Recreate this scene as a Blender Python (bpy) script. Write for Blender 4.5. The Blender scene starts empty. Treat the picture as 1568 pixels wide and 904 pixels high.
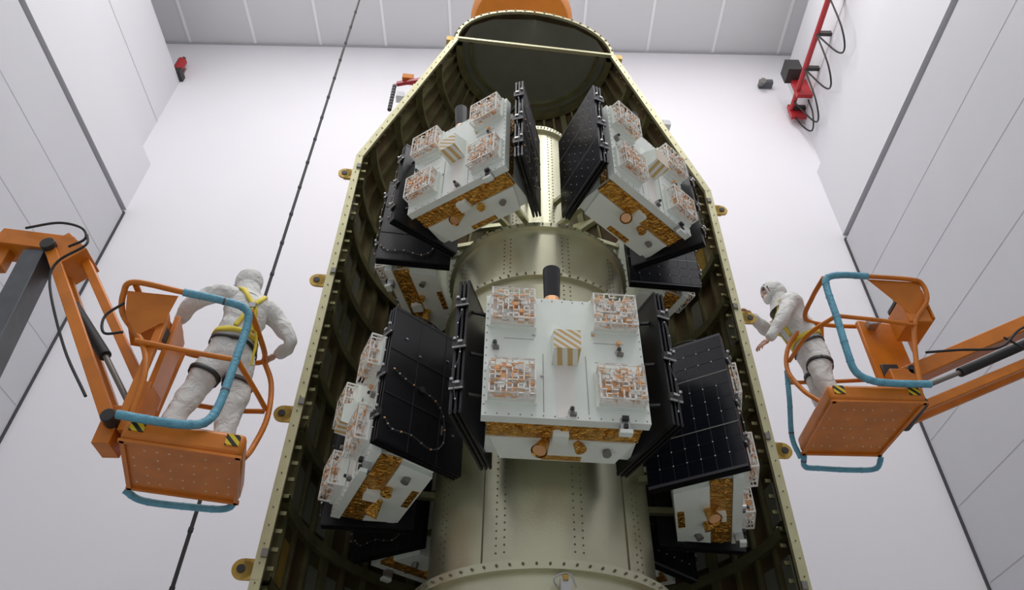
import bpy, math, random
from mathutils import Vector, Matrix
random.seed(7)
R=math.radians
V=Vector
# ---------------------------------------------------------------- materials
def mat(name,col,rough=.5,metal=0.,var=0.,scale=5.,bump=0.,bscale=20.,col2=None,spec=None,dist=0.):
    m=bpy.data.materials.new(name); m.use_nodes=True
    nt=m.node_tree; b=nt.nodes['Principled BSDF']
    b.inputs['Base Color'].default_value=(*col,1); b.inputs['Roughness'].default_value=rough
    b.inputs['Metallic'].default_value=metal
    if spec is not None: b.inputs['Specular IOR Level'].default_value=spec
    tc=nt.nodes.new('ShaderNodeTexCoord')
    if var>0 or col2:
        n=nt.nodes.new('ShaderNodeTexNoise'); n.inputs['Scale'].default_value=scale; n.inputs['Detail'].default_value=4
        nt.links.new(tc.outputs['Object'],n.inputs['Vector'])
        r=nt.nodes.new('ShaderNodeValToRGB')
        c2=col2 if col2 else tuple(c*(1-var) for c in col)
        r.color_ramp.elements[0].position=.35; r.color_ramp.elements[1].position=.65
        r.color_ramp.elements[0].color=(*c2,1); r.color_ramp.elements[1].color=(*col,1)
        nt.links.new(n.outputs['Fac'],r.inputs['Fac']); nt.links.new(r.outputs['Color'],b.inputs['Base Color'])
    if bump>0:
        n=nt.nodes.new('ShaderNodeTexNoise'); n.inputs['Scale'].default_value=bscale; n.inputs['Detail'].default_value=3; n.inputs['Distortion'].default_value=dist
        nt.links.new(tc.outputs['Object'],n.inputs['Vector'])
        bp=nt.nodes.new('ShaderNodeBump'); bp.inputs['Strength'].default_value=bump; bp.inputs['Distance'].default_value=.05
        nt.links.new(n.outputs['Fac'],bp.inputs['Height']); nt.links.new(bp.outputs['Normal'],b.inputs['Normal'])
    return m
def stripes(name,c1,c2,scale,axis=(1,0,1)):
    m=mat(name,c1,.35); nt=m.node_tree; b=nt.nodes['Principled BSDF']
    tc=nt.nodes.new('ShaderNodeTexCoord')
    dp=nt.nodes.new('ShaderNodeVectorMath'); dp.operation='DOT_PRODUCT'; dp.inputs[1].default_value=[a*scale for a in axis]
    nt.links.new(tc.outputs['Object'],dp.inputs[0])
    fr=nt.nodes.new('ShaderNodeMath'); fr.operation='FRACT'; nt.links.new(dp.outputs['Value'],fr.inputs[0])
    g=nt.nodes.new('ShaderNodeMath'); g.operation='GREATER_THAN'; g.inputs[1].default_value=.5; nt.links.new(fr.outputs[0],g.inputs[0])
    mx=nt.nodes.new('ShaderNodeMix'); mx.data_type='RGBA'; mx.inputs[6].default_value=(*c1,1); mx.inputs[7].default_value=(*c2,1)
    nt.links.new(g.outputs[0],mx.inputs[0]); nt.links.new(mx.outputs[2],b.inputs['Base Color'])
    return m
M={}
M['satwhite']=mat('satellite_white_paint',(.86,.91,.84),.45,0,.03,8)
M['gold']=mat('gold_foil',(.85,.48,.10),.27,.9,.5,14,.8,38,(.50,.24,.04))
M['black']=mat('carbon_black',(.010,.010,.012),.36,0,.3,6)
M['cell']=mat('solar_cell',(.004,.005,.009),.2)
M['board']=mat('panel_board',(.07,.07,.08),.4)
M['copper']=mat('copper_wire',(.85,.46,.22),.35,.35)
M['silver']=mat('silver_fitting',(.5,.5,.5),.35,.8)
M['stripe']=stripes('gold_white_stripes',(.80,.80,.74),(.62,.42,.16),15,(1,0,1.2))
M['dark']=mat('dark_fitting',(.03,.028,.026),.5)
M['grey']=mat('grey_fitting',(.22,.21,.19),.45,.4)
M['cream']=mat('antenna_white',(.88,.85,.79),.5)
M['column']=mat('anodised_column',(.60,.59,.42),.33,.85,.08,3,.03,60)
M['colring']=mat('column_ring',(.40,.39,.25),.35,.85,.15,6)
M['rivet']=mat('rivet_dark',(.16,.14,.08),.5,.4)
M['shell']=mat('fairing_inner',(.14,.125,.06),.42,.5,.4,2.5,.05,20,(.12,.065,.033))
M['shellrib']=mat('fairing_rib',(.31,.29,.15),.38,.7,.30,5)
M['flange']=mat('fairing_flange',(.56,.53,.32),.4,.45,.1,8)
M['shellout']=mat('fairing_outer_white',(.8,.8,.8),.5)
M['lug']=mat('lug_yellow',(.55,.36,.08),.45,.5,.2,12)
M['nose']=mat('nose_grey',(.22,.22,.175),.35,.3,.1,4)
M['orange']=mat('lift_orange',(.68,.20,.010),.42,0,.18,5)
M['capo']=mat('cap_orange',(.75,.24,.012),.6,0,.1,3)
M['blue']=mat('blue_foam_wrap',(.15,.43,.57),.55,0,.25,16,.25,50)
M['yellow']=mat('harness_yellow',(.78,.62,.05),.6)
M['suit']=mat('white_coverall',(.74,.74,.71),.75,0,.05,9,.6,9,dist=1.2)
M['skin']=mat('skin',(.62,.36,.26),.5,0,.1,30)
M['boomgrey']=mat('boom_dark_grey',(.12,.13,.14),.45,.2,.2,6)
M['rubber']=mat('black_rubber',(.012,.012,.012),.6)
M['hazard']=stripes('hazard_stripes',(.75,.55,.02),(.02,.02,.02),14,(1,0,1))
M['hole']=mat('perforation',(.75,.62,.45),.6)
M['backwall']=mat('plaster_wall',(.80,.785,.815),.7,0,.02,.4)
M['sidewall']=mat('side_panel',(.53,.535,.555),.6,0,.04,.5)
M['beam']=mat('beam_panel',(.66,.66,.68),.6)
M['seam']=mat('panel_seam',(.43,.43,.45),.7)
M['gap']=mat('dark_gap',(.05,.05,.055),.7)
M['ceil']=mat('ceiling_panel',(.74,.74,.75),.7)
M['ceilrib']=mat('ceiling_rib',(.95,.95,.95),.6)
M['floor']=mat('epoxy_floor',(.45,.47,.47),.3,0,.05,1)
M['red']=mat('red_pipe',(.42,.02,.025),.4)
# ---------------------------------------------------------------- mesh builder
class MB:
    def __init__(s): s.v=[];s.f=[];s.m=[];s.ms=[]
    def mi(s,k):
        if k not in s.ms: s.ms.append(k)
        return s.ms.index(k)
    def add(s,vs,fs,k):
        o=len(s.v); s.v+= [tuple(p) for p in vs]; i=s.mi(k)
        for f in fs: s.f.append(tuple(o+a for a in f)); s.m.append(i)
    def box(s,c,d,k,rot=None):
        c=V(c); h=[x/2 for x in d]; vs=[]
        for x in(-1,1):
            for y in(-1,1):
                for z in(-1,1):
                    p=V((x*h[0],y*h[1],z*h[2]))
                    if rot is not None: p=rot@p
                    vs.append(c+p)
        s.add(vs,[(0,1,3,2),(4,6,7,5),(0,4,5,1),(2,3,7,6),(0,2,6,4),(1,5,7,3)],k)
    def bx(s,a,b,k): s.box([(a[i]+b[i])/2 for i in range(3)],[abs(b[i]-a[i]) for i in range(3)],k)
    def frame(s,t,ref=None):
        t=V(t).normalized(); ref=V(ref) if ref is not None else (V((0,0,1)) if abs(t.z)<.9 else V((0,1,0)))
        a=t.cross(ref).normalized(); b=a.cross(t).normalized(); return t,a,b
    def bar(s,p,q,w,h,k,ref=None):
        p=V(p);q=V(q); t,a,b=s.frame(q-p,ref)
        rot=Matrix((t,a,b)).transposed(); s.box((p+q)/2,((q-p).length,w,h),k,rot)
    def cyl(s,p,q,r1,r2,k,n=16,cap=True):
        p=V(p);q=V(q); t,a,b=s.frame(q-p); vs=[]
        for c,r in((p,r1),(q,r2)):
            for i in range(n):
                g=2*math.pi*i/n; vs.append(c+a*math.cos(g)*r+b*math.sin(g)*r)
        fs=[(i,(i+1)%n,n+(i+1)%n,n+i) for i in range(n)]
        if cap: fs+= [tuple(range(n))[::-1],tuple(range(n,2*n))]
        s.add(vs,fs,k)
    def tube(s,pts,r,k,n=10):
        pts=[V(p) for p in pts]; N=len(pts); rs=r if isinstance(r,(list,tuple)) else [r]*N
        t0=(pts[1]-pts[0]).normalized(); _,a,b=s.frame(t0); vs=[]
        for i,p in enumerate(pts):
            t=(pts[min(i+1,N-1)]-pts[max(i-1,0)]).normalized()
            a=(a-t*a.dot(t)).normalized(); b=t.cross(a)
            for j in range(n):
                g=2*math.pi*j/n; vs.append(p+(a*math.cos(g)+b*math.sin(g))*rs[i])
        fs=[(i*n+j,i*n+(j+1)%n,(i+1)*n+(j+1)%n,(i+1)*n+j) for i in range(N-1) for j in range(n)]
        fs+=[tuple(range(n))[::-1],tuple(range((N-1)*n,N*n))]
        s.add(vs,fs,k)
    def strap(s,pts,nrm,w,k):
        pts=[V(p) for p in pts]; N=len(pts); vs=[]
        for i,p in enumerate(pts):
            t=(pts[min(i+1,N-1)]-pts[max(i-1,0)]).normalized(); n=V(nrm[i]).normalized(); b=t.cross(n).normalized()
            for x in(-1,0,1): vs.append(p+b*x*w/2)
        s.add(vs,[(i*3+j,i*3+j+1,i*3+4+j,i*3+3+j) for i in range(N-1) for j in range(2)],k)
    def revolve(s,prof,a0,a1,n,k,c=(0,0)):
        vs=[];full=abs(a1-a0-2*math.pi)<1e-6; cols=n if full else n+1
        for r,z in prof:
            for i in range(cols):
                g=a0+(a1-a0)*i/n; vs.append((c[0]+r*math.cos(g),c[1]+r*math.sin(g),z))
        fs=[]
        for j in range(len(prof)-1):
            for i in range(n):
                i2=(i+1)%cols; fs.append((j*cols+i,j*cols+i2,(j+1)*cols+i2,(j+1)*cols+i))
        s.add(vs,fs,k)
    def sph(s,c,rad,k,rot=None,nu=20,nv=14,cond=None):
        c=V(c);vs=[];fs=[];loc=[]
        for j in range(nv+1):
            ph=math.pi*j/nv
            for i in range(nu):
                g=2*math.pi*i/nu; l=V((math.sin(ph)*math.cos(g),math.sin(ph)*math.sin(g),math.cos(ph))); loc.append(l)
                p=V((l.x*rad[0],l.y*rad[1],l.z*rad[2]))
                if rot is not None:p=rot@p
                vs.append(c+p)
        for j in range(nv):
            for i in range(nu):
                f=(j*nu+i,(j+1)*nu+i,(j+1)*nu+(i+1)%nu,j*nu+(i+1)%nu)
                if cond is None or cond(sum((loc[a] for a in f),V())/4): fs.append(f)
        s.add(vs,fs,k)
    def mesh(s,name,sharp=35):
        me=bpy.data.meshes.new(name); me.from_pydata(s.v,[],s.f)
        for k in s.ms: me.materials.append(M[k])
        me.polygons.foreach_set('material_index',s.m)
        import bmesh
        bm=bmesh.new(); bm.from_mesh(me); bmesh.ops.recalc_face_normals(bm,faces=bm.faces); bm.to_mesh(me); bm.free()
        me.shade_smooth(); me.set_sharp_from_angle(angle=R(sharp)); me.update(); return me
    def obj(s,name,parent=None,bevel=0,mw=None):
        o=bpy.data.objects.new(name,s.mesh(name)); bpy.context.scene.collection.objects.link(o)
        if mw is not None: o.matrix_world=mw
        if parent: o.parent=parent
        if bevel:
            b=o.modifiers.new('b','BEVEL'); b.width=bevel; b.segments=2; b.limit_method='ANGLE'; b.angle_limit=R(50)
        return o
def empty(name,loc=(0,0,0)):
    e=bpy.data.objects.new(name,None); e.location=loc; bpy.context.scene.collection.objects.link(e); return e
def sm(pts,n=6):
    pts=[V(p) for p in pts]; out=[]
    P=[pts[0]*2-pts[1]]+pts+[pts[-1]*2-pts[-2]]
    for i in range(1,len(P)-2):
        a,b,c,d=P[i-1:i+3]
        for j in range(n):
            t=j/n; out.append(.5*((2*b)+(c-a)*t+(2*a-5*b+4*c-d)*t*t+(3*b-a-3*c+d)*t**3))
    out.append(pts[-1]); return out
# ---------------------------------------------------------------- room (eye level is z=0, floor at -1.6)
FZ=-1.6; YB=11.; XL=-8.47; XR=7.1; CZ=19.4; YF=-9
def one(name,a,b,k):
    m=MB(); m.bx(a,b,k); return m.obj(name)
one('floor',(-10.5,YF,FZ-.2),(8.5,YB,FZ),'floor')
m=MB(); m.bx((-10.5,YB,FZ),(8.5,YB+.3,CZ),'backwall'); m.obj('wall_back')
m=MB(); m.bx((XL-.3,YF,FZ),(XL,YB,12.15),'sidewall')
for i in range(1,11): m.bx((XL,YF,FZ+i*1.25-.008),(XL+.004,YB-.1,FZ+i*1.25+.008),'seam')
m.bx((XL-.3,YF,12.15),(XL-.12,YB,12.32),'gap'); m.bx((XL-.05,YB-.06,FZ),(XL+.02,YB,12.2),'gap')
m.bx((XL-.5,YF,12.32),(XL,YB,13.9),'beam'); m.bx((XL-.9,YF,13.85),(XL-.42,YB,17.4),'beam')
m.bx((XL-.42,YF,15.6),(XL-.415,YB,15.62),'seam'); m.bx((-10.5,YF,17.3),(XL-.42,YB,17.4),'beam'); m.bx((-10.5,YF,17.4),(-10.2,YB,CZ),'beam')
m.obj('wall_left')
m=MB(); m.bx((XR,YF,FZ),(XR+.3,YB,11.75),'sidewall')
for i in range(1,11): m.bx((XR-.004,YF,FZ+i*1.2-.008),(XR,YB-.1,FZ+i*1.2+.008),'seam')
m.bx((XR+.12,YF,11.75),(XR+.3,YB,11.95),'gap'); m.bx((XR-.02,YB-.06,FZ),(XR+.05,YB,11.8),'gap')
m.bx((XR,YF,11.95),(XR+.5,YB,14.1),'beam'); m.bx((XR+.18,YF,14.05),(XR+.6,YB,18.2),'beam')
m.bx((XR+.175,YF,16.2),(XR+.18,YB,16.22),'seam'); m.bx((XR+.3,YF,18.1),(8.5,YB,18.2),'beam'); m.bx((8.2,YF,18.2),(8.5,YB,CZ),'beam')
m.obj('wall_right')
m=MB(); m.bx((-10.5,YF,CZ),(8.5,YB+.3,CZ+.2),'ceil')
for i in range(-5,5): m.bx((i*1.84-.035,YF,CZ-.02),(i*1.84+.035,YB,CZ),'ceilrib')
m.obj('ceiling')
m=MB(); m.bx((-10.2,YB-.03,CZ-.08),(8.2,YB,CZ),'seam'); m.obj('trim_1')
# red pipe with cables
m=MB(); m.tube([(6.95,YB-.15,16.3),(6.95,5,16.3)],.065,'red'); 
for y in(10.7,9.6,8.7,7.8): m.bx((6.95,y-.04,16.24),(7.28,y+.04,16.36),'dark')
m.bx((6.9,10.2,16.1),(7.27,10.3,16.8),'red'); m.bx((6.9,10.75,16.0),(7.27,10.85,16.5),'red')
for y in (10.5,9.6,8.7): m.tube(sm([(6.93,y,16.25),(7.15,y-.05,15.4),(7.1,y-.35,15.0),(7.0,y-.7,15.3),(6.93,y-.9,16.25)]),.02,'rubber',6)
m.tube(sm([(6.95,10.8,16.2),(7.1,10.8,15.6),(7.15,10.6,15.2),(7.2,10.4,15.6),(7.2,10.35,16.1)]),.02,'rubber',6)
m.bx((6.75,9.9,16.75),(7.1,10.3,17.2),'dark'); m.obj('red_pipe_rail')
m=MB(); m.bx((6.45,YB-.2,17.6),(6.8,YB,17.74),'boomgrey'); m.cyl((6.5,YB-.1,17.65),(6.5,YB-.28,17.55),.06,.08,'grey'); m.obj('security_camera')
m=MB(); m.cyl((-9.0,YB-.16,17.6),(-9.0,YB-.16,18.15),.12,.12,'red'); m.cyl((-9.0,YB-.16,18.15),(-9.0,YB-.16,18.3),.05,.05,'dark'); m.bx((-9.12,YB-.04,17.8),(-8.88,YB,18.0),'silver'); m.bx((-9.4,YB-.3,17.4),(-8.8,YB,17.6),'dark'); m.obj('red_beacon_lamp')
m=MB(); m.tube([(-3.53,8,CZ),(-3.53,8,FZ)],.024,'rubber',8)
for i in range(30): m.cyl((-3.53,8,-1+i*.66),(-3.53,8,-.95+i*.66),.031,.031,'rubber',8)
m.obj('hoist_cable')
m=MB(); m.cyl((-8.0,YB,4.7),(-8.0,YB-.1,4.7),.1,.08,'silver'); m.cyl((-7.85,YB,4.75),(-7.85,YB-.12,4.75),.05,.04,'dark'); m.obj('power_socket')
# ---------------------------------------------------------------- fairing + column
AX=Matrix.Translation((.25,5.4,0))@Matrix.Rotation(R(5.8),4,'Z')
DH=.98
def prof(z):
    if z<=6.75: return 1.98
    if z<=9.53: return 1.98-(z-6.75)/(9.53-6.75)*.9
    t=(z-9.53)/DH; return 1.08*math.sqrt(max(0,1-t*t))
zs=[FZ+.25,0,2,4,6,6.75,7.3,8,8.7,9.53]+[9.53+DH*math.sin(R(a)) for a in range(8,89,8)]+[9.53+DH]
P=[(prof(z),z) for z in zs]; pi=math.pi
m=MB()
m.revolve(P,0,pi,48,'shell')
m.revolve([(r+.05,z+(.05 if z>9.53 else 0)) for r,z in P],0,pi,48,'shellout')
def arcbox(mb,ri,ro,z0,z1,a0,a1,n,k):
    mb.revolve([(ri,z0),(ro,z0),(ro,z1),(ri,z1),(ri,z0)],a0,a1,n,k)
z=FZ+.5
while z<9.4:
    r=prof(z); arcbox(m,r-.075,r,z-.02,z+.02,0,pi,48,'shellrib'); arcbox(m,r-.085,r-.075,z-.045,z+.045,0,pi,48,'shellrib')
    z+=.62
for i in range(1,24):
    a=pi*i/24
    for (r0,z0),(r1,z1) in zip(P[:10],P[1:10]):
        c=V((math.cos(a),math.sin(a),0)); m.bar(c*(r0-.02)+V((0,0,z0)),c*(r1-.02)+V((0,0,z1)),.03 if i%4 else .08,.04,'shellrib',ref=c)
for i in range(24):
    a=pi*(i+.5)/24
    zz=FZ+.8
    while zz<6.5:
        if random.random()<.35:
            c=V((math.cos(a),math.sin(a),0)); t=V((-math.sin(a),math.cos(a),0))
            m.box(c*1.965+V((0,0,zz)),(.015,.14,.34),'lug' if random.random()<.08 else 'nose',Matrix((c,t,V((0,0,1)))).transposed())
        zz+=.62
for sx in(-1,1):
    for (r0,z0),(r1,z1) in zip(P[:-1],P[1:]):
        m.bar((sx*(r0+.01),-.02,z0),(sx*(r1+.01),-.02,z1+.004),.04,.075 if z0<9.5 else .04,'flange',ref=(1,0,0) if z0<10.3 else (0,0,1))
    zz=FZ+.5
    while zz<9.4:
        r=prof(zz); m.cyl((sx*(r+.01),-.04,zz),(sx*(r+.01),-.048,zz),.006,.006,'rivet',6); zz+=.14
        if zz<9.3: m.box((sx*(r-.05),.06,zz),(.05,.02,.03),'shellrib')
    for zz in(.6,2.08,3.36,4.85,6.45):
        m.box((sx*2.07,.03,zz),(.10,.06,.04),'lug'); m.box((sx*2.06,-.01,zz),(.08,.02,.15),'lug'); m.cyl((sx*2.10,-.02,zz),(sx*2.10,0,zz),.075,.075,'lug',20)
        m.cyl((sx*2.11,-.03,zz),(sx*2.11,-.015,zz),.03,.03,'dark',12); m.box((sx*1.97,-.05,zz+.11),(.045,.02,.06),'grey')
    m.box((sx*1.17,.0,9.5),(.10,.08,.10),'lug'); m.box((sx*1.69,.05,8.1),(.10,.1,.10),'shellout')
m.revolve([(0,9.53),(1.08,9.53)],0,pi,40,'nose'); m.revolve([(0,9.56),(1.08,9.56)],0,pi,40,'nose')
m.box((0,-.02,9.54),(2.16,.05,.04),'flange'); arcbox(m,.86,.9,9.48,9.53,0,pi,40,'shellrib'); arcbox(m,1.0,1.08,9.40,9.53,0,pi,40,'shellrib')
for i in range(1,24):
    a=pi*i/24; m.cyl((1.1*math.cos(a),-.03,9.53+1.02*DH*math.sin(a)),(1.1*math.cos(a),-.05,9.53+1.02*DH*math.sin(a)),.015,.015,'rivet',6)
m.revolve([(0,9.60),(1.02,9.60),(.9,10.0),(.6,10.25),(0,10.36)],.02,pi-.02,32,'nose')
m.revolve([(0,FZ+.25),(2.05,FZ+.25)],0,pi,40,'shellrib'); 
for a in (0.1,.8,1.57,2.3,3.04): m.cyl((1.9*math.cos(a),1.9*math.sin(a),FZ),(1.9*math.cos(a),1.9*math.sin(a),FZ+.27),.08,.08,'boomgrey')
# orange cap above nose
cc=(-.12,.62)
m.revolve([(0,11.05),(.3,11.07),(.6,11.14),(.76,11.26),(.82,11.45),(.79,11.75),(.66,12.05),(.45,12.25),(.2,12.35),(0,12.37)],0,2*pi,48,'capo',cc)
m.cyl((cc[0],cc[1],10.2),(cc[0],cc[1],11.2),.22,.22,'capo'); m.cyl((cc[0],cc[1],12.3),(cc[0],cc[1],12.9),.08,.08,'dark')
m.bar((-1.15,.5,9.45),(-1.9,.8,9.55),.05,.06,'red'); m.box((-1.75,.75,9.62),(.16,.12,.1),'capo')
for i in range(9): m.cyl((-1.93,.8,9.5-i*.07),(-1.93,.8,9.45-i*.07),.03,.03,'dark',8)
m.obj('payload_fairing_half',mw=AX)

m=MB()
CP=[(1.0,FZ),(1.0,FZ+.4),(.9,FZ+.4),(.9,1.83),(.95,1.83),(.95,1.89),(.84,1.91),(.82,1.93),(.82,4.36),(.86,4.37),(.86,4.41),(.82,4.42),(.82,4.96),(.86,4.97),(.86,5.02),(.80,5.03),(.46,5.32),(.42,5.34),(.42,5.38),(.38,5.40),(.38,7.05),(.42,7.06),(.42,7.12),(.36,7.14),(0,7.14)]
m.revolve(CP,0,2*pi,64,'column')
for z,r in((1.86,.955),(4.39,.865),(5.0,.865),(7.09,.425)):
    for i in range(72):
        a=2*pi*i/72; m.cyl((r*math.cos(a),r*math.sin(a),z),((r+.008)*math.cos(a),(r+.008)*math.sin(a),z),.009,.007,'rivet',6)
def rv(a,r,z): 
    c=V((math.cos(a),math.sin(a),0)); p=c*r+V((0,0,z)); m.cyl(p,p+c*.005,.007,.005,'rivet',6)
for k in range(10):
    a0=R(-90+18+k*36-18+9)
    for da in(-.035,.035):
        z=2.0
        while z<4.3: rv(a0+da,.82,z); z+=.05
        z=4.48
        while z<4.9: rv(a0+da,.82,z); z+=.05
        z=.4
        while z<1.75: rv(a0+da,.9,z); z+=.05
for k in range(6):
    a0=R(-90+15+k*60)
    for da in(-.06,.06):
        z=5.5
        while z<7.0: rv(a0+da,.38,z); z+=.05
for k in range(5):
    a=R(-90+36+k*72); c=V((math.cos(a),math.sin(a),0)); m.bar(c*.823+V((0,0,1.95)),c*.823+V((0,0,4.34)),.006,.006,'rivet',ref=c)
UP=[(-39.5,1.39,5.08),(36.5,1.46,5.02),(-108,1.4,5.0),(108,1.4,5.0),(180,1.4,5.0)]
for th,z0,r,Rb in [(t,2.52,.82,1.0) for t in(-2,72,-72,144,-144)]+[(t,z0,.38,Rr-.49) for t,Rr,z0 in UP]:
    a=R(-90+th); c=V((math.cos(a),math.sin(a),0)); t=V((-math.sin(a),math.cos(a),0))
    for x in((-.3,.3) if r>.5 else (-.12,.12)):
        for zz in((.2,.55,.9) if r>.5 else (.5,.88)):
            p0=c*(math.sqrt(max(r*r-(x*.8)**2,.01))-.01)+t*x*.8+V((0,0,z0+zz))
            m.bar(p0,c*(Rb+.02)+t*x+V((0,0,z0+zz)),.05,.05,'colring')
m.box((0,-.97,1.72),(.06,.04,.08),'silver'); m.box((0,-.99,1.76),(.03,.03,.03),'lug'); m.tube(sm([(-.05,-.95,1.72),(-.07,-.98,1.75),(-.03,-.99,1.78),(.03,-.99,1.78),(.07,-.95,1.72)]),.006,'silver',6)
m.obj('satellite_dispenser',mw=AX)
# ---------------------------------------------------------------- satellite
s=MB()
s.box((0,.035,.545),(1.05,.07,1.09),'satwhite')
s.box((0,.27,.545),(.97,.42,1.03),'satwhite')
s.box((0,.150,.018),(.968,.150,.034),'gold')
for i in range(9): s.box((-.42+i*.105,.145+.02*math.sin(i*2),.004),(.08,.10,.014),'gold',Matrix.Rotation(i*.7,3,'Z')@Matrix.Rotation(.25*math.sin(i*3),3,'X'))
s.add([(-.46,.23,.03),(.46,.23,.03),(.38,.48,.03),(-.38,.48,.03),(-.46,.23,-.01),(.46,.23,-.01),(.38,.48,-.01),(-.38,.48,-.01)],[(0,1,2,3),(4,5,6,7),(0,1,5,4),(1,2,6,5),(2,3,7,6),(3,0,4,7)],'satwhite')
s.box((.02,.44,-.012),(.26,.05,.008),'gold')
s.box((-.02,.17,-.01),(.10,.10,.08),'satwhite')
s.cyl((-.10,.25,-.0),(-.15,.21,-.12),.03,.055,'gold',16,False); s.cyl((-.11,.245,-.0),(-.147,.212,-.11),.02,.045,'copper',16); s.cyl((.10,.26,.0),(.12,.24,-.07),.028,.040,'gold',14)
s.cyl((.30,.33,0),(.30,.31,-.05),.025,.03,'grey',12)
s.box((.36,.02,-.02),(.06,.06,.10),'silver'); s.box((.36,-.02,0.02),(.04,.03,.03),'dark'); s.box((.36,.0,-.08),(.08,.05,.03),'satwhite'); s.box((.36,-.02,-.04),(.025,.02,.03),'dark')
for sx in(-1,1): s.box((sx*.487,.15,.5),(.006,.08,.9),'gold')
s.box((0,.25,1.063),(.7,.25,.01),'gold')
for i in range(15):
    x=-.5+i/14.
    for z in(.02,1.07): s.cyl((x,0,z),(x,-.004,z),.005,.004,'grey',6)
for i in range(1,15):
    z=.02+1.05*i/15.
    for x in(-.512,.512): s.cyl((x,0,z),(x,-.004,z),.005,.004,'grey',6)
s.box((0,-.0015,.24),(.12,.003,.46),'cream')
for x in(-.14,.14): s.box((x,-.0015,.3),(.003,.003,.5),'grey')
for x in(-.3,.3):
    for z in(.5,.68): s.box((x,-.001,z),(.2,.002,.002),'grey')
def module(cx,cz):
    w=.285; n=8
    s.box((cx,-.015,cz),(w+.035,.03,w+.02),'satwhite')
    s.box((cx,-.045,cz),(w*.97,.03,w*.97),'cream')
    g=[-w/2+w*i/n for i in range(n+1)]
    for L,(y,pr,po) in enumerate(((-.068,.55,.34),(-.092,.42,.30),(-.118,.55,.30))):
        for i in range(n+1):
            for j in range(n):
                if random.random()<pr*.8: s.box((cx+g[i],y,cz+(g[j]+g[j+1])/2),(.008,.008,w/n+.006),'copper' if random.random()<po else 'cream')
                if random.random()<pr*.8: s.box((cx+(g[j]+g[j+1])/2,y,cz+g[i]),(w/n+.006,.008,.008),'copper' if random.random()<po else 'cream')
    for i in range(n+1):
        for j in range(n+1):
            if (i+j)%3==0: s.box((cx+g[i],-.08,cz+g[j]),(.007,.075,.007),'cream')
    for k in range(12):
        x=random.uniform(-.11,.11); z=random.uniform(-.11,.11); s.box((cx+x,-.075,cz+z),(.045,.055,.035),random.choice(['cream','cream','cream','copper','satwhite']))
    for sx in(-1,1):
        s.box((cx+sx*w/2,-.118,cz),(.010,.008,w),'cream'); s.box((cx,-.118,cz+sx*w/2),(w,.008,.010),'cream')
        for sz in(-1,1): s.box((cx+sx*w/2,-.06,cz+sz*w/2),(.012,.12,.012),'cream')
for cx in(-.345,.345):
    for cz in(.25,.92): module(cx,cz)
x0,x1=-.085,.085; z0,z1,z2=.46,.64,.72
s.add([(x0,0,z0),(x1,0,z0),(x1,0,z2),(x0,0,z2),(x0,-.16,z0+.02),(x1,-.16,z0+.02),(x1,-.16,z1),(x0,-.16,z1)],[(0,1,2,3),(0,4,5,1),(1,5,6,2),(3,2,6,7),(0,3,7,4)],'satwhite')
s.add([(x0-.003,-.163,z0+.015),(x1+.003,-.163,z0+.015),(x1+.003,-.163,z1+.005),(x0-.003,-.163,z1+.005)],[(0,1,2,3)],'stripe')
s.add([(x0,-.001,z0-.004),(x1,-.001,z0-.004),(x1,-.163,z0+.014),(x0,-.163,z0+.014)],[(0,1,2,3)],'stripe')
s.add([(x0,-.0,z2),(x0+.02,-.0,z2+.14),(x1,-.04,z2-.02)],[(0,1,2)],'satwhite')
for x,z in((-.46,.60),(.36,.60),(.03,.06)):
    s.cyl((x,0,z),(x,-.04,z),.022,.018,'silver',10); s.cyl((x,-.04,z),(x,-.055,z),.013,.013,'dark',10); s.box((x+.01,-.015,z-.025),(.04,.03,.02),'grey')
s.cyl((.36,-.02,.66),(.36,-.05,.66),.016,.016,'copper',10)
for x,z in((-.2,.72),(.2,.75),(-.15,.35),(.22,.45),(-.45,.5)): s.box((x,-.005,z),(.022,.01,.01),'copper' if x>0 else 'silver')
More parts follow.
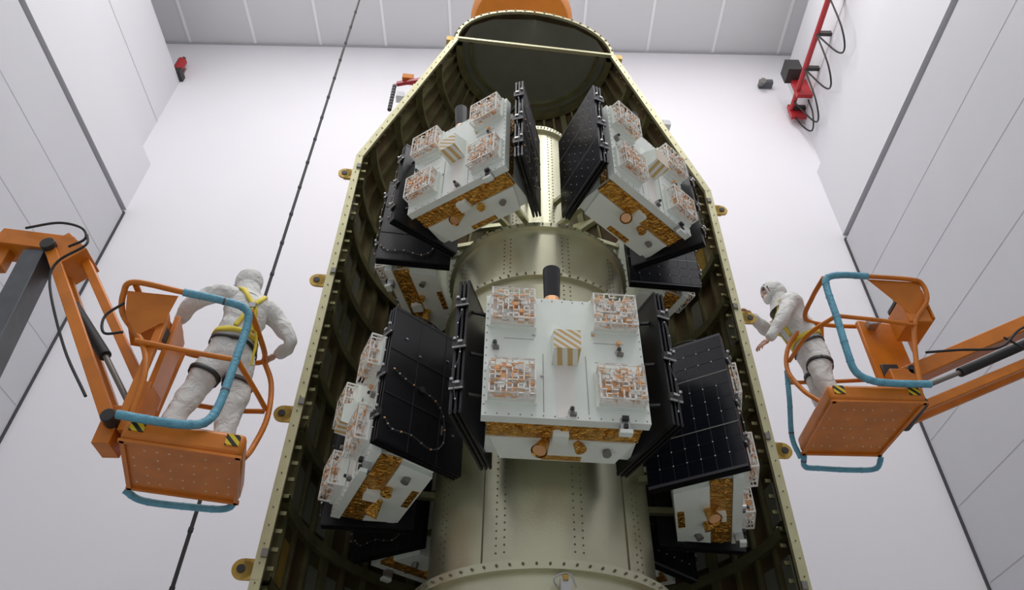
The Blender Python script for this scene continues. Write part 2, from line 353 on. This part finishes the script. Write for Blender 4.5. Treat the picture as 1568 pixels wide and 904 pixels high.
# star tracker baffle
s.box((-.06,.08,1.10),(.15,.12,.03),'satwhite'); s.cyl((-.06,.08,1.09),(-.06,.08,1.17),.065,.058,'copper',20)
s.cyl((-.06,.08,1.16),(-.06,.05,1.46),.058,.064,'black',24,False); s.cyl((-.06,.08,1.16),(-.06,.05,1.46),.052,.058,'dark',24,False); s.cyl((-.06,.08,1.16),(-.06,.08,1.18),.055,.055,'dark',24)
s.tube(sm([(-.12,.08,1.10),(-.22,.04,1.11),(-.33,.03,1.10),(-.45,.04,1.09)]),.007,'copper',6)
def wing(sx):
    dx=.22
    e=V((-sx*dx,.65,0)).normalized(); o=V((sx*.65,dx,0)).normalized(); rot=Matrix((e,o,V((0,0,1)))).transposed()
    P0=V((sx*.655,-.04,0)); L=.70; H=1.22
    def q(a,b,z): return P0+e*a+o*b+V((0,0,z-.02))
    for k in range(3):
        s.box(q(L/2,k*.03,H/2+.0),(L,.015,H),'black',rot)
        for z in(.02,H-.02): s.box(q(L/2,k*.03,z),(L,.02,.02),'black',rot)
    if sx<0:
        s.box(q(L/2,.069,H/2),(L,.003,H),'board',rot)
        nx,nz=7,10
        for i in range(nx):
            for j in range(nz):
                s.box(q(L*(i+.5)/nx,.072,.02+(H-.04)*(j+.5)/nz),(L/nx-.004,.003,(H-.04)/nz-.004),'cell',rot)
                if i<nx-1 and j<nz-1: s.box(q(L*(i+1)/nx,.074,.02+(H-.04)*(j+1)/nz),(.008,.002,.008),'cream',rot)
        for j in (3,7): s.box(q(L/2,.0745,.02+(H-.04)*j/nz),(L,.002,.009),'grey',rot)
    else:
        for z in(.4,.8): s.box(q(L/2,.070,z),(L,.004,.006),'dark',rot)
        for a in(.24,.48): s.box(q(a,.070,H/2),(.005,.004,H),'dark',rot)
        c1=[(.03,.18),(.1,.12),(.25,.14),(.42,.10),(.52,.20),(.50,.42),(.42,.52),(.30,.55),(.15,.58),(.05,.62)]
        pts=sm([q(a,.078,z) for a,z in c1]); s.tube(pts,.005,'dark',6)
        for i,p in enumerate(pts[::3]): s.box(p,(.010,.012,.010),'copper' if i%3==0 else 'silver')
        s.cyl(q(.3,.07,.56),q(.3,.085,.56),.025,.025,'dark',12)
        for a,z in((.25,.85),(.5,.95),(.6,.3),(.12,.95),(.55,.7)): s.box(q(a,.074,z),(.02,.006,.012),'silver',rot)
        s.box(q(.5,.076,.3),(.012,.004,.08),'silver',rot)
    for z in(.22,.58,.98):
        s.box(q(-.012,.03,z),(.03,.09,.05),'dark',rot); s.box(q(-.030,.02,z+.01),(.014,.03,.02),'silver',rot); s.cyl(q(-.02,-.015,z-.03),q(-.02,.075,z-.03),.008,.008,'silver',8)
        s.cyl(q(-.03,.06,z+.03),q(-.03,.06,z+.05),.012,.012,'silver',8)
        s.bar(q(.1,-.01,z),(sx*.50,.1,z),.02,.02,'dark')
    pts=sm([q(-.02,.03,.1),q(-.03,.05,.3),q(-.02,.02,.5),q(-.03,.05,.7),q(-.02,.03,.9)]); s.tube(pts,.004,'dark',6)
    for p in pts[::4]: s.box(p,(.009,.009,.012),'silver')
    s.tube(sm([q(L*.2,.03,H+.01),q(L*.4,.06,H+.03),q(L*.7,.03,H+.02)]),.006,'dark',6)
wing(1);wing(-1)
sme=s.mesh('satellite')
def put_sat(th,Rr,z,sc=.92):
    o=bpy.data.objects.new('satellite',sme); bpy.context.scene.collection.objects.link(o)
    o.matrix_world=AX@Matrix.Rotation(R(th),4,'Z')@Matrix.Translation((0,-Rr,z))@Matrix.Diagonal((1,1,sc,1))
put_sat(-2,1.5,2.53,.90)
for th in(-72,72,-144,144): put_sat(th,1.49,2.53)
for u in UP: put_sat(*u)
# ---------------------------------------------------------------- lifts
def basket(name,B,Z0,Z1,extra):
    root=empty(name,(sum(b[0] for b in B)/4,sum(b[1] for b in B)/4,FZ))
    m=MB()
    vs=[(x,y,Z0) for x,y in B]+[(x,y,Z1) for x,y in B]
    m.add(vs,[(0,1,2,3),(4,5,6,7),(0,1,5,4),(1,2,6,5),(2,3,7,6),(3,0,4,7)],'orange')
    o=m.obj('platform_base',bevel=.035); parts=[o]
    m=MB()
    nl,nr,fr,fl=[V((x,y,Z0)) for x,y in B]
    for i in range(9):
        for j in range(5):
            if (i*3+j*5)%7<2: continue
            p=(nl*(1-(i+1)/10)+nr*(i+1)/10)*(1-(j+1)/6)+(fl*(1-(i+1)/10)+fr*(i+1)/10)*((j+1)/6)
            m.cyl(p+V((0,0,-.002)),p+V((0,0,.01)),.008,.008,'hole',8)
    for t in(.02,.98): m.bar(nl.lerp(fl,t)+V((0,0,-.008)),nr.lerp(fr,t)+V((0,0,-.008)),.03,.02,'orange')
    for t in(.03,.97): m.bar(nl.lerp(nr,t)+V((0,0,-.008)),fl.lerp(fr,t)+V((0,0,-.008)),.03,.02,'orange')
    e=(nr-nl).normalized(); L=(nr-nl).length; nrm=V((e.y,-e.x,0))
    for t in(.11,.89): m.box(nl+e*L*t+nrm*.004+V((0,0,(Z1-Z0)*.62)),(.09,.008,.08),'hazard',Matrix((e,-nrm,V((0,0,1)))).transposed())
    parts.append(m.obj('platform_fittings'))
    m=MB()
    for pts,r,k in extra:
        P_=sm(pts,7); m.tube(P_,r,k,12)
        if k=='blue':
            for p,q in zip(P_[3::5],P_[4::5]):
                d=(q-p).normalized()*.008; m.cyl(p-d,p+d,r+.002,r+.002,'boomgrey' if random.random()<.15 else 'blue',12)
    parts.append(m.obj('guard_rails'))
    return root,parts
def fin(root,parts):
    bpy.context.view_layer.update()
    for o in parts:
        o.parent=root; o.matrix_parent_inverse=Matrix.Translation(-root.location)
T=.022
zr=3.75
LB=[(-2.50,4.20),(-1.76,4.40),(-1.95,5.07),(-2.69,4.86)]
ex=[([(-2.45,4.16,zr),(-2.78,4.06,zr),(-2.86,4.12,zr-.06),(-2.84,4.2,zr-.2),(-2.62,4.22,3.3),(-2.52,4.22,3.05),(-2.50,4.24,2.7)],T,'orange'),
 ([(-2.78,4.08,zr),(-2.8,4.5,zr),(-2.68,4.88,zr),(-2.4,4.97,zr),(-2.12,5.02,zr),(-2.02,4.93,zr),(-2.0,4.6,zr),(-2.0,4.36,zr)],T,'orange'),
 ([(-2.04,4.98,zr),(-1.92,4.97,3.5),(-1.86,4.92,3.15),(-1.88,4.85,2.85),(-1.86,4.7,2.68)],T,'orange'),
 ([(-2.66,4.18,3.3),(-2.3,4.27,3.28),(-1.98,4.36,3.28)],T*.9,'orange'),
 ([(-1.98,4.36,3.28),(-1.92,4.7,3.25),(-1.9,4.95,3.25)],T*.9,'orange'),
 ([(-2.69,4.85,2.7),(-2.68,4.86,3.2),(-2.66,4.86,zr)],T,'orange'),
 ([(-2.55,4.87,3.25),(-2.2,4.97,3.25),(-1.92,4.98,3.25)],T*.9,'orange'),
 ([(-2.25,5.02,2.7),(-2.25,5.0,3.3),(-2.25,5.0,zr)],T*.9,'orange'),
 ([(-2.45,4.16,zr),(-2.2,4.24,zr),(-2.03,4.32,zr-.01),(-1.99,4.36,zr-.12),(-1.99,4.36,3.3),(-1.99,4.34,2.9),(-2.02,4.30,2.72),(-2.12,4.25,2.66),(-2.3,4.2,2.65),(-2.54,4.14,2.66)],.030,'blue'),
 ([(-2.72,4.9,2.52),(-2.6,4.98,2.48),(-2.3,5.06,2.48),(-2.05,5.1,2.49),(-1.98,5.08,2.56)],.025,'blue'),
]
root,parts=basket('boom_lift',LB,2.52,2.69,ex)
m=MB()
m.box((-2.60,4.58,3.40),(.04,.34,.66),'orange',Matrix.Rotation(R(12),3,'Z')); m.box((-2.70,4.36,3.55),(.24,.24,.18),'orange',Matrix.Rotation(R(15),3,'Z'))
m.box((-2.70,4.42,3.66),(.18,.18,.05),'dark'); m.cyl((-2.66,4.4,3.68),(-2.66,4.4,3.76),.015,.015,'dark'); m.box((-2.57,4.36,3.5),(.01,.10,.12),'dark')
m.add([(-2.83,4.10,3.70),(-2.48,4.17,3.72),(-2.52,4.20,3.50),(-2.68,4.20,3.36),(-2.80,4.16,3.52)],[(0,1,2,3,4)],'orange')
m.add([(-2.84,4.12,3.72),(-2.80,4.50,3.73),(-2.72,4.50,3.45),(-2.78,4.18,3.45)],[(0,1,2,3)],'orange')
m.box((-2.60,4.5,2.9),(.10,.22,.40),'orange'); m.box((-2.73,4.5,2.75),(.12,.2,.3),'orange')
m.box((-2.55,4.24,3.1),(.06,.04,.8),'orange')
Ey=4.6
m.bar((-3.90,Ey+.09,4.50),(-2.70,4.58,2.74),.06,.10,'orange'); m.bar((-3.90,Ey-.13,4.50),(-2.70,4.36,2.74),.04,.09,'orange')
m.bar((-3.66,Ey,4.50),(-2.62,4.47,3.08),.07,.07,'orange')
m.cyl((-3.52,Ey-.03,3.95),(-3.05,4.53,3.42),.045,.045,'rubber',16); m.cyl((-3.05,4.53,3.42),(-2.72,4.5,3.0),.022,.022,'grey',12)
m.cyl((-3.90,Ey-.2,4.50),(-3.90,Ey+.2,4.50),.06,.06,'dark'); m.cyl((-2.70,4.3,2.76),(-2.70,4.65,2.76),.05,.05,'dark')
m.box((-4.10,Ey,4.62),(.66,.24,.17),'orange',Matrix.Rotation(R(8),3,'Y')); m.box((-3.78,Ey,4.5),(.30,.28,.24),'orange',Matrix.Rotation(R(40),3,'Y'))
m.bar((-4.42,Ey,4.66),(-4.40,Ey,4.36),.20,.10,'orange')
m.bar((-4.06,Ey,4.52),(-3.80,Ey,1.2),.18,.20,'boomgrey'); m.bar((-3.86,Ey,1.4),(-3.55,Ey,-.9),.26,.30,'orange')
m.cyl((-4.36,Ey-.02,4.42),(-4.30,Ey,3.9),.03,.03,'rubber')
for i in range(8): m.cyl((-4.36,Ey-.15,4.3-i*.06),(-4.36,Ey-.15,4.27-i*.06),.025,.025,'dark',8)
m.tube(sm([(-3.6,Ey-.2,4.60),(-3.55,Ey-.22,4.45),(-3.70,Ey-.22,4.25),(-3.66,Ey-.2,4.0),(-3.3,4.4,3.4),(-2.9,4.3,2.9)]),.011,'rubber',8)
m.tube(sm([(-4.2,Ey-.15,4.72),(-3.9,Ey-.2,4.74),(-3.68,Ey-.2,4.68),(-3.6,Ey-.2,4.55),(-3.70,Ey-.2,4.45)]),.011,'rubber',8)
m.tube(sm([(-2.82,4.12,3.6),(-2.9,4.1,3.45),(-2.85,4.1,3.3),(-2.75,4.15,3.35)]),.010,'rubber',8)
parts.append(m.obj('jib_arm',bevel=.01))
def chassis(cx,cy):
    m=MB(); m.box((cx,cy,-.85),(1.1,1.9,.35),'orange'); m.box((cx,cy,-.55),(.8,1.2,.3),'boomgrey')
    for sx in(-1,1):
        for sy in(-1,1): m.cyl((cx+sx*.45,cy+sy*.7,-1.2),(cx+sx*.72,cy+sy*.7,-1.2),.4,.4,'rubber',28); m.cyl((cx+sx*.72,cy+sy*.7,-1.2),(cx+sx*.74,cy+sy*.7,-1.2),.2,.2,'orange',20)
    return m.obj('chassis',bevel=.03)
parts.append(chassis(-3.5,4.6)); fin(root,parts)
zr=4.87
RB=[(2.69,5.20),(3.50,5.20),(3.43,6.08),(2.69,6.08)]
ex=[([(3.3,5.0,zr),(3.7,5.03,zr),(3.82,5.06,zr-.03),(3.82,5.1,zr-.2),(3.66,5.16,4.45),(3.56,5.2,4.1),(3.5,5.22,3.78)],T,'orange'),
 ([(3.78,5.06,zr),(3.86,5.35,zr),(3.84,5.66,zr),(3.5,5.72,zr),(3.1,5.7,zr),(2.9,5.6,zr),(2.88,5.3,zr),(2.9,5.03,zr)],T,'orange'),
 ([(2.95,5.66,zr),(2.72,5.72,4.62),(2.62,5.7,4.3),(2.66,5.6,4.0),(2.74,5.5,3.8)],T,'orange'),
 ([(2.9,5.05,4.42),(3.3,5.1,4.42),(3.66,5.16,4.42)],T*.9,'orange'),
 ([(2.9,5.05,4.42),(2.72,5.3,4.40),(2.66,5.7,4.40)],T*.9,'orange'),
 ([(3.45,6.05,3.78),(3.55,5.85,4.3),(3.6,5.72,zr)],T,'orange'),
 ([(3.0,6.05,3.78),(3.05,5.9,4.4),(3.1,5.72,zr)],T*.9,'orange'),
 ([(2.72,5.98,4.35),(3.1,5.95,4.35),(3.55,5.9,4.35)],T*.9,'orange'),
 ([(3.3,5.0,zr),(3.05,5.0,zr+.01),(2.92,5.02,zr-.02),(2.90,5.04,zr-.15),(2.90,5.05,4.4),(2.90,5.08,4.05),(2.93,5.12,3.86),(3.05,5.14,3.78),(3.25,5.15,3.76),(3.55,5.15,3.76)],.032,'blue'),
 ([(2.62,5.72,4.3),(2.60,5.8,4.0),(2.62,6.0,3.75),(2.7,6.12,3.6)],.024,'blue'),
 ([(2.72,6.08,3.60),(2.74,6.17,3.54),(2.9,6.2,3.54),(3.2,6.2,3.53),(3.4,6.18,3.54),(3.43,6.08,3.6)],.025,'blue'),
]
root,parts=basket('boom_lift',RB,3.62,3.78,ex)
m=MB()
m.box((3.58,5.62,4.42),(.40,.05,.80),'orange',Matrix.Rotation(R(8),3,'Z')); m.box((3.72,5.30,4.60),(.22,.3,.28),'orange'); m.box((3.70,5.3,4.77),(.18,.22,.05),'dark')
m.add([(3.30,5.03,4.86),(3.80,5.06,4.86),(3.80,5.12,4.66),(3.68,5.16,4.52),(3.50,5.1,4.68)],[(0,1,2,3,4)],'orange'); m.box((3.84,5.38,4.66),(.02,.5,.36),'orange')
m.box((3.52,5.57,4.2),(.16,.03,.16),'dark'); m.cyl((3.66,5.3,4.8),(3.66,5.3,4.88),.015,.015,'dark')
m.box((3.55,5.6,3.95),(.22,.3,.4),'orange')
m.box((3.50,5.55,4.75),(.10,.12,.08),'silver')
m.bar((3.62,5.6,4.14),(6.3,5.6,5.40),.18,.15,'orange'); m.bar((3.55,5.52,3.74),(6.3,5.52,4.96),.06,.09,'orange'); m.bar((3.55,5.72,3.74),(6.3,5.72,4.96),.05,.08,'orange')
m.cyl((3.8,5.5,4.02),(4.3,5.5,4.24),.022,.022,'grey'); m.cyl((4.1,5.5,4.15),(5.2,5.5,4.66),.045,.045,'rubber')
m.cyl((3.58,5.4,3.76),(3.58,5.8,3.76),.06,.06,'dark'); m.cyl((3.66,5.45,4.14),(3.66,5.75,4.14),.06,.06,'dark')
m.tube(sm([(3.8,5.4,4.3),(4.1,5.38,4.32),(4.5,5.38,4.36),(4.8,5.4,4.6),(5.2,5.42,4.8)]),.012,'rubber',8); m.tube(sm([(4.6,5.4,4.5),(4.8,5.38,4.32),(5.0,5.38,4.5),(5.3,5.4,4.85)]),.011,'rubber',8)
m.box((6.35,5.6,5.2),(.4,.34,.7),'orange'); m.bar((6.35,5.6,5.1),(6.05,5.6,1.6),.22,.28,'boomgrey'); m.bar((6.1,5.6,1.9),(5.9,5.6,-.9),.3,.36,'orange')
parts.append(m.obj('jib_arm',bevel=.01)); parts.append(chassis(5.9,5.6)); fin(root,parts)
# ---------------------------------------------------------------- people
fold=bpy.data.textures.new('cloth_folds','CLOUDS'); fold.noise_scale=.16; fold.noise_depth=1
def skinobj(name,nodes,edges,root,mk,sub=2,disp=0):
    me=bpy.data.meshes.new(name); keys=list(nodes); idx={k:i for i,k in enumerate(keys)}
    me.from_pydata([nodes[k][0] for k in keys],[(idx[a],idx[b]) for a,b in edges],[]); me.materials.append(M[mk])
    o=bpy.data.objects.new(name,me); bpy.context.scene.collection.objects.link(o)
    md=o.modifiers.new('Skin','SKIN'); md.use_smooth_shade=True
    sv=me.skin_vertices[0].data
    for i,k in enumerate(keys):
        r=nodes[k][1]; sv[i].radius=(r,r) if not isinstance(r,tuple) else r; sv[i].use_root=(k==root)
    sb=o.modifiers.new('Sub','SUBSURF'); sb.levels=sub; sb.render_levels=sub
    if disp:
        d=o.modifiers.new('Folds','DISPLACE'); d.texture=fold; d.strength=disp; d.mid_level=.5; d.texture_coords='LOCAL'
    return o
def hand(name,w,d,up,curl,thumb):
    w=V(w);d=V(d).normalized();up=V(up); up=(up-d*up.dot(d)).normalized(); sd=d.cross(up)*thumb
    N={'w':(w,.028),'p':(w+d*.045,.030)};E=[('w','p')]
    for i,(off,L) in enumerate(((.033,.080),(.011,.092),(-.011,.085),(-.032,.066))):
        k0=w+d*(.090-abs(off)*.25)+sd*off
        N[f'k{i}']=(k0,.0120);E.append(('p',f'k{i}')); a=curl*.35; p=k0; last=f'k{i}'
        for j,f in enumerate((.45,.32,.23)):
            p=p+(d*math.cos(a)-up*math.sin(a))*L*f+sd*off*.15; N[f'f{i}{j}']=(p.copy(),.0095-.001*j); E.append((last,f'f{i}{j}')); last=f'f{i}{j}'; a+=curl*.6
    t0=w+d*.035+sd*.030; N['t0']=(t0,.014);E.append(('p','t0'))
    p=t0; last='t0'
    for j,(L) in enumerate((.032,.028)):
        p=p+(d*.75+sd*.55-up*.35*(j+1)).normalized()*L; N[f't{j+1}']=(p.copy(),.011-.001*j);E.append((last,f't{j+1}')); last=f't{j+1}'
    return skinobj(name,N,E,'w','skin',1)
def worker(J,fw,lookdown,hands):
    fw=V(fw).normalized(); rt=V((fw.y,-fw.x,0)); upv=V((0,0,1))
    J={k:V(v) for k,v in J.items()}; parts=[]
    root=empty('worker',V((J['pelvis'].x,J['pelvis'].y,min(J['ankL'].z,J['ankR'].z)-.06)))
    r=dict(pelvis=.168,waist=.162,chest=.182,up=.132,neck=.072,shL=.090,shR=.090,elL=.070,elR=.070,wrL=.046,wrR=.046,hipL=.122,hipR=.122,knL=.093,knR=.093,ankL=.074,ankR=.074)
    J['up']=J['chest'].lerp(J['neck'],.55)
    N={k:(J[k],r[k]) for k in r}
    for s_ in 'LR':
        N['ua'+s_]=(J['sh'+s_].lerp(J['el'+s_],.5),.082); N['fa'+s_]=(J['el'+s_].lerp(J['wr'+s_],.5),.064)
        N['th'+s_]=(J['hip'+s_].lerp(J['kn'+s_],.5),.115); N['ca'+s_]=(J['kn'+s_].lerp(J['ank'+s_],.5),.092)
    E=[('pelvis','waist'),('waist','chest'),('chest','up'),('up','neck')]
    for s_ in 'LR': E+=[('up','sh'+s_),('sh'+s_,'ua'+s_),('ua'+s_,'el'+s_),('el'+s_,'fa'+s_),('fa'+s_,'wr'+s_),('pelvis','hip'+s_),('hip'+s_,'th'+s_),('th'+s_,'kn'+s_),('kn'+s_,'ca'+s_),('ca'+s_,'ank'+s_)]
    body=skinobj('coverall_body',N,E,'pelvis','suit',4,.04); parts.append(body)
    for s_ in 'LR':
        a=J['ank'+s_]; NN={'a':(a+V((0,0,.03)),.06),'h':(a+V((0,0,-.01))-fw*.02,.055),'m':(a+fw*.07+V((0,0,-.012)),.05),'t':(a+fw*.17+V((0,0,-.02)),.042)}
        parts.append(skinobj('boot_'+s_,NN,[('a','h'),('h','m'),('m','t')],'a','suit',2))
    H=J['head']; tilt=Matrix.Rotation(-lookdown,3,rt); f2=tilt@fw; u2=tilt@upv; rot=Matrix((f2,rt,u2)).transposed()
    m=MB(); m.sph(H,(.098,.076,.115),'skin',rot); m.sph(H-u2*.045+f2*.018,(.07,.06,.07),'skin',rot)
    m.sph(H+f2*.104-u2*.012,(.022,.015,.026),'skin',rot,12,10); m.sph(H+f2*.092+u2*.012,(.018,.011,.03),'skin',rot,12,10)
    for q in(-1,1):
        m.sph(H+f2*.080+rt*.032*q+u2*.02,(.014,.017,.010),'cream',rot,10,8); m.sph(H+f2*.091+rt*.032*q+u2*.02,(.005,.007,.007),'dark',rot,8,6)
        m.sph(H+f2*.083+rt*.033*q+u2*.043,(.009,.016,.003),'dark',rot,10,6); m.sph(H+rt*.078*q,(.022,.010,.034),'skin',rot,10,8)
    m.sph(H+f2*.052-u2*.050,(.066,.060,.048),'cream',rot,18,12)
    parts.append(m.obj('head'))
    m=MB(); cond=lambda l:not(l.x>.60 and l.z<.60)
    m.sph(H+u2*.012-f2*.018,(.130,.112,.144),'suit',rot,32,24,cond)
    m.sph(H+u2*.012-f2*.018,(.122,.104,.136),'suit',rot,32,24,cond)
    m.tube(sm([H+f2*.066+rt*.088*math.cos(a)+u2*(.000+.098*math.sin(a))+f2*.01 for a in [2*pi*i/16 for i in range(17)]],3),.012,'suit',8)
    nk=J['neck']; prev=None
    for i in range(6):
        t=i/5; p=(H-u2*.06-f2*.025).lerp(nk+V((0,0,-.08)),t); rr=.094+.05*t*t
        if prev: m.cyl(prev[0],p,prev[1],rr,'suit',24,False)
        prev=(p,rr)
    o=m.obj('hood'); d=o.modifiers.new('Folds','DISPLACE'); d.texture=fold; d.strength=.02; d.texture_coords='LOCAL'; parts.append(o)
    m=MB()
    W=J['waist'];C=J['chest'];U=J['up'];PV=J['pelvis']
    def torso_ring(t,rad,k,w=.045):
        c=PV.lerp(W,t); axis=(C-PV).normalized(); a=axis.cross(fw).normalized(); b=axis.cross(a); pts=[];ns=[]
        for i in range(37):
            g=2*pi*i/36; n=a*math.cos(g)+b*math.sin(g); pts.append(c+n*rad); ns.append(n)
        m.strap(pts,ns,w,k)
    torso_ring(.85,.19,'yellow'); torso_ring(.5,.19,'dark',.03)
    for q in(-1,1):
        A=[W-fw*.175+rt*.08*q,W.lerp(C,.5)-fw*.18+rt*.05*q,C-fw*.19+rt*.01*q,C.lerp(U,.8)-fw*.165-rt*.05*q,U-fw*.11-rt*.10*q+upv*.09,U-rt*.11*q+upv*.13,U+fw*.11-rt*.10*q+upv*.09,C+fw*.18-rt*.09*q,W+fw*.175-rt*.08*q]
        pts=sm(A,6); ns=[]
        for p in pts:
            ax=W.lerp(U,max(0,min(1,(p.z-W.z)/max(.01,U.z-W.z)))); n=p-ax; ns.append(n if n.length>0 else fw)
        m.strap(pts,ns,.042,'yellow')
    for s_ in 'LR':
        a0=J['hip'+s_];a1=J['kn'+s_]; axis=(a0-a1).normalized(); c=a0.lerp(a1,.40); a=axis.cross(fw).normalized(); b=axis.cross(a)
        pts=[c+(a*math.cos(2*pi*i/30)+b*math.sin(2*pi*i/30))*.125 for i in range(31)]; m.strap(pts,[p-c for p in pts],.04,'dark')
    o=m.obj('safety_harness')
    sw=o.modifiers.new('Wrap','SHRINKWRAP'); sw.target=body; sw.wrap_method='NEAREST_SURFACEPOINT'; sw.wrap_mode='OUTSIDE_SURFACE'; sw.offset=.010
    so=o.modifiers.new('Thick','SOLIDIFY'); so.thickness=.008; so.offset=0
    parts.append(o)
    m=MB()
    m.box(C-fw*.165,(.05,.05,.05),'silver'); m.tube(sm([C-fw*.17,C-fw*.20-upv*.15,W-fw*.19-upv*.05+rt*.1,PV-fw*.16+rt*.13-upv*.1]),.010,'yellow',8)
    parts.append(m.obj('lanyard'))
    for i,hh in enumerate(hands): parts.append(hand('hand_%d'%(i+1),*hh))
    fin(root,parts)
worker(dict(pelvis=(-2.19,4.70,3.55),waist=(-2.19,4.69,3.74),chest=(-2.18,4.69,3.97),neck=(-2.21,4.71,4.20),head=(-2.27,4.75,4.38),
 shL=(-2.37,4.56,4.13),shR=(-1.99,4.84,4.11),elL=(-2.55,4.50,3.97),elR=(-1.80,4.86,3.84),wrL=(-2.68,4.66,3.87),wrR=(-1.97,5.04,3.84),
 hipL=(-2.28,4.65,3.48),hipR=(-2.10,4.77,3.48),knL=(-2.37,4.62,3.12),knR=(-2.08,4.76,3.12),ankL=(-2.38,4.52,2.765),ankR=(-2.05,4.68,2.765)),
 (-.6,.8,0),R(15),[((-2.68,4.66,3.87),(-.35,.6,-.55),(-.2,.4,1),1.0,1),((-1.97,5.04,3.84),(-.7,-.1,-.5),(-.3,0,1),1.5,-1)])
worker(dict(pelvis=(2.98,5.80,4.56),waist=(2.94,5.80,4.75),chest=(2.86,5.80,4.98),neck=(2.80,5.80,5.20),head=(2.74,5.80,5.37),
 shL=(2.82,5.62,5.12),shR=(2.88,5.98,5.12),elL=(2.66,5.50,4.82),elR=(2.62,5.90,4.92),wrL=(2.45,5.53,4.52),wrR=(2.41,5.70,4.98),
 hipL=(2.97,5.71,4.48),hipR=(3.0,5.89,4.48),knL=(2.90,5.66,4.15),knR=(2.95,5.92,4.15),ankL=(3.02,5.66,3.85),ankR=(3.06,5.90,3.85)),
 (-.9,.1,0),R(12),[((2.45,5.53,4.52),(-.8,.1,-.5),(-.5,-.5,.6),.6,1),((2.41,5.70,4.98),(-.8,-.3,.25),(.2,-.2,1),.9,-1)])
# ---------------------------------------------------------------- lights
def area(name,loc,size,power,rot=(0,0,0),col=(1,.985,.985)):
    l=bpy.data.lights.new(name,'AREA'); l.shape='RECTANGLE'; l.size=size[0]; l.size_y=size[1]; l.energy=power; l.color=col
    o=bpy.data.objects.new(name,l); o.location=loc; o.rotation_euler=rot; bpy.context.scene.collection.objects.link(o)
for x in(-5,0,5):
    for y in(-4,1,6): area('ceiling_light',(x,y,CZ-.15),(2.5,1.2),218)
for x in(-5,5): area('added_ceiling_fill',(x,-3,14),(2,2),220,(pi*.88,0,0))  # unseen fill lights added behind the camera, aimed up to brighten the ceiling
w=bpy.data.worlds.new('w'); bpy.context.scene.world=w; w.use_nodes=True
w.node_tree.nodes['Background'].inputs[0].default_value=(.95,.95,1,1); w.node_tree.nodes['Background'].inputs[1].default_value=.50
# ---------------------------------------------------------------- camera
c=bpy.data.cameras.new('camera'); c.lens=26.4; c.sensor_width=36; c.clip_end=200
co=bpy.data.objects.new('camera',c); bpy.context.scene.collection.objects.link(co)
co.matrix_world=Matrix.Rotation(R(132.3),4,'X')@Matrix.Rotation(R(1.1),4,'Z')
bpy.context.scene.camera=co
bpy.context.scene.view_settings.view_transform='Standard'
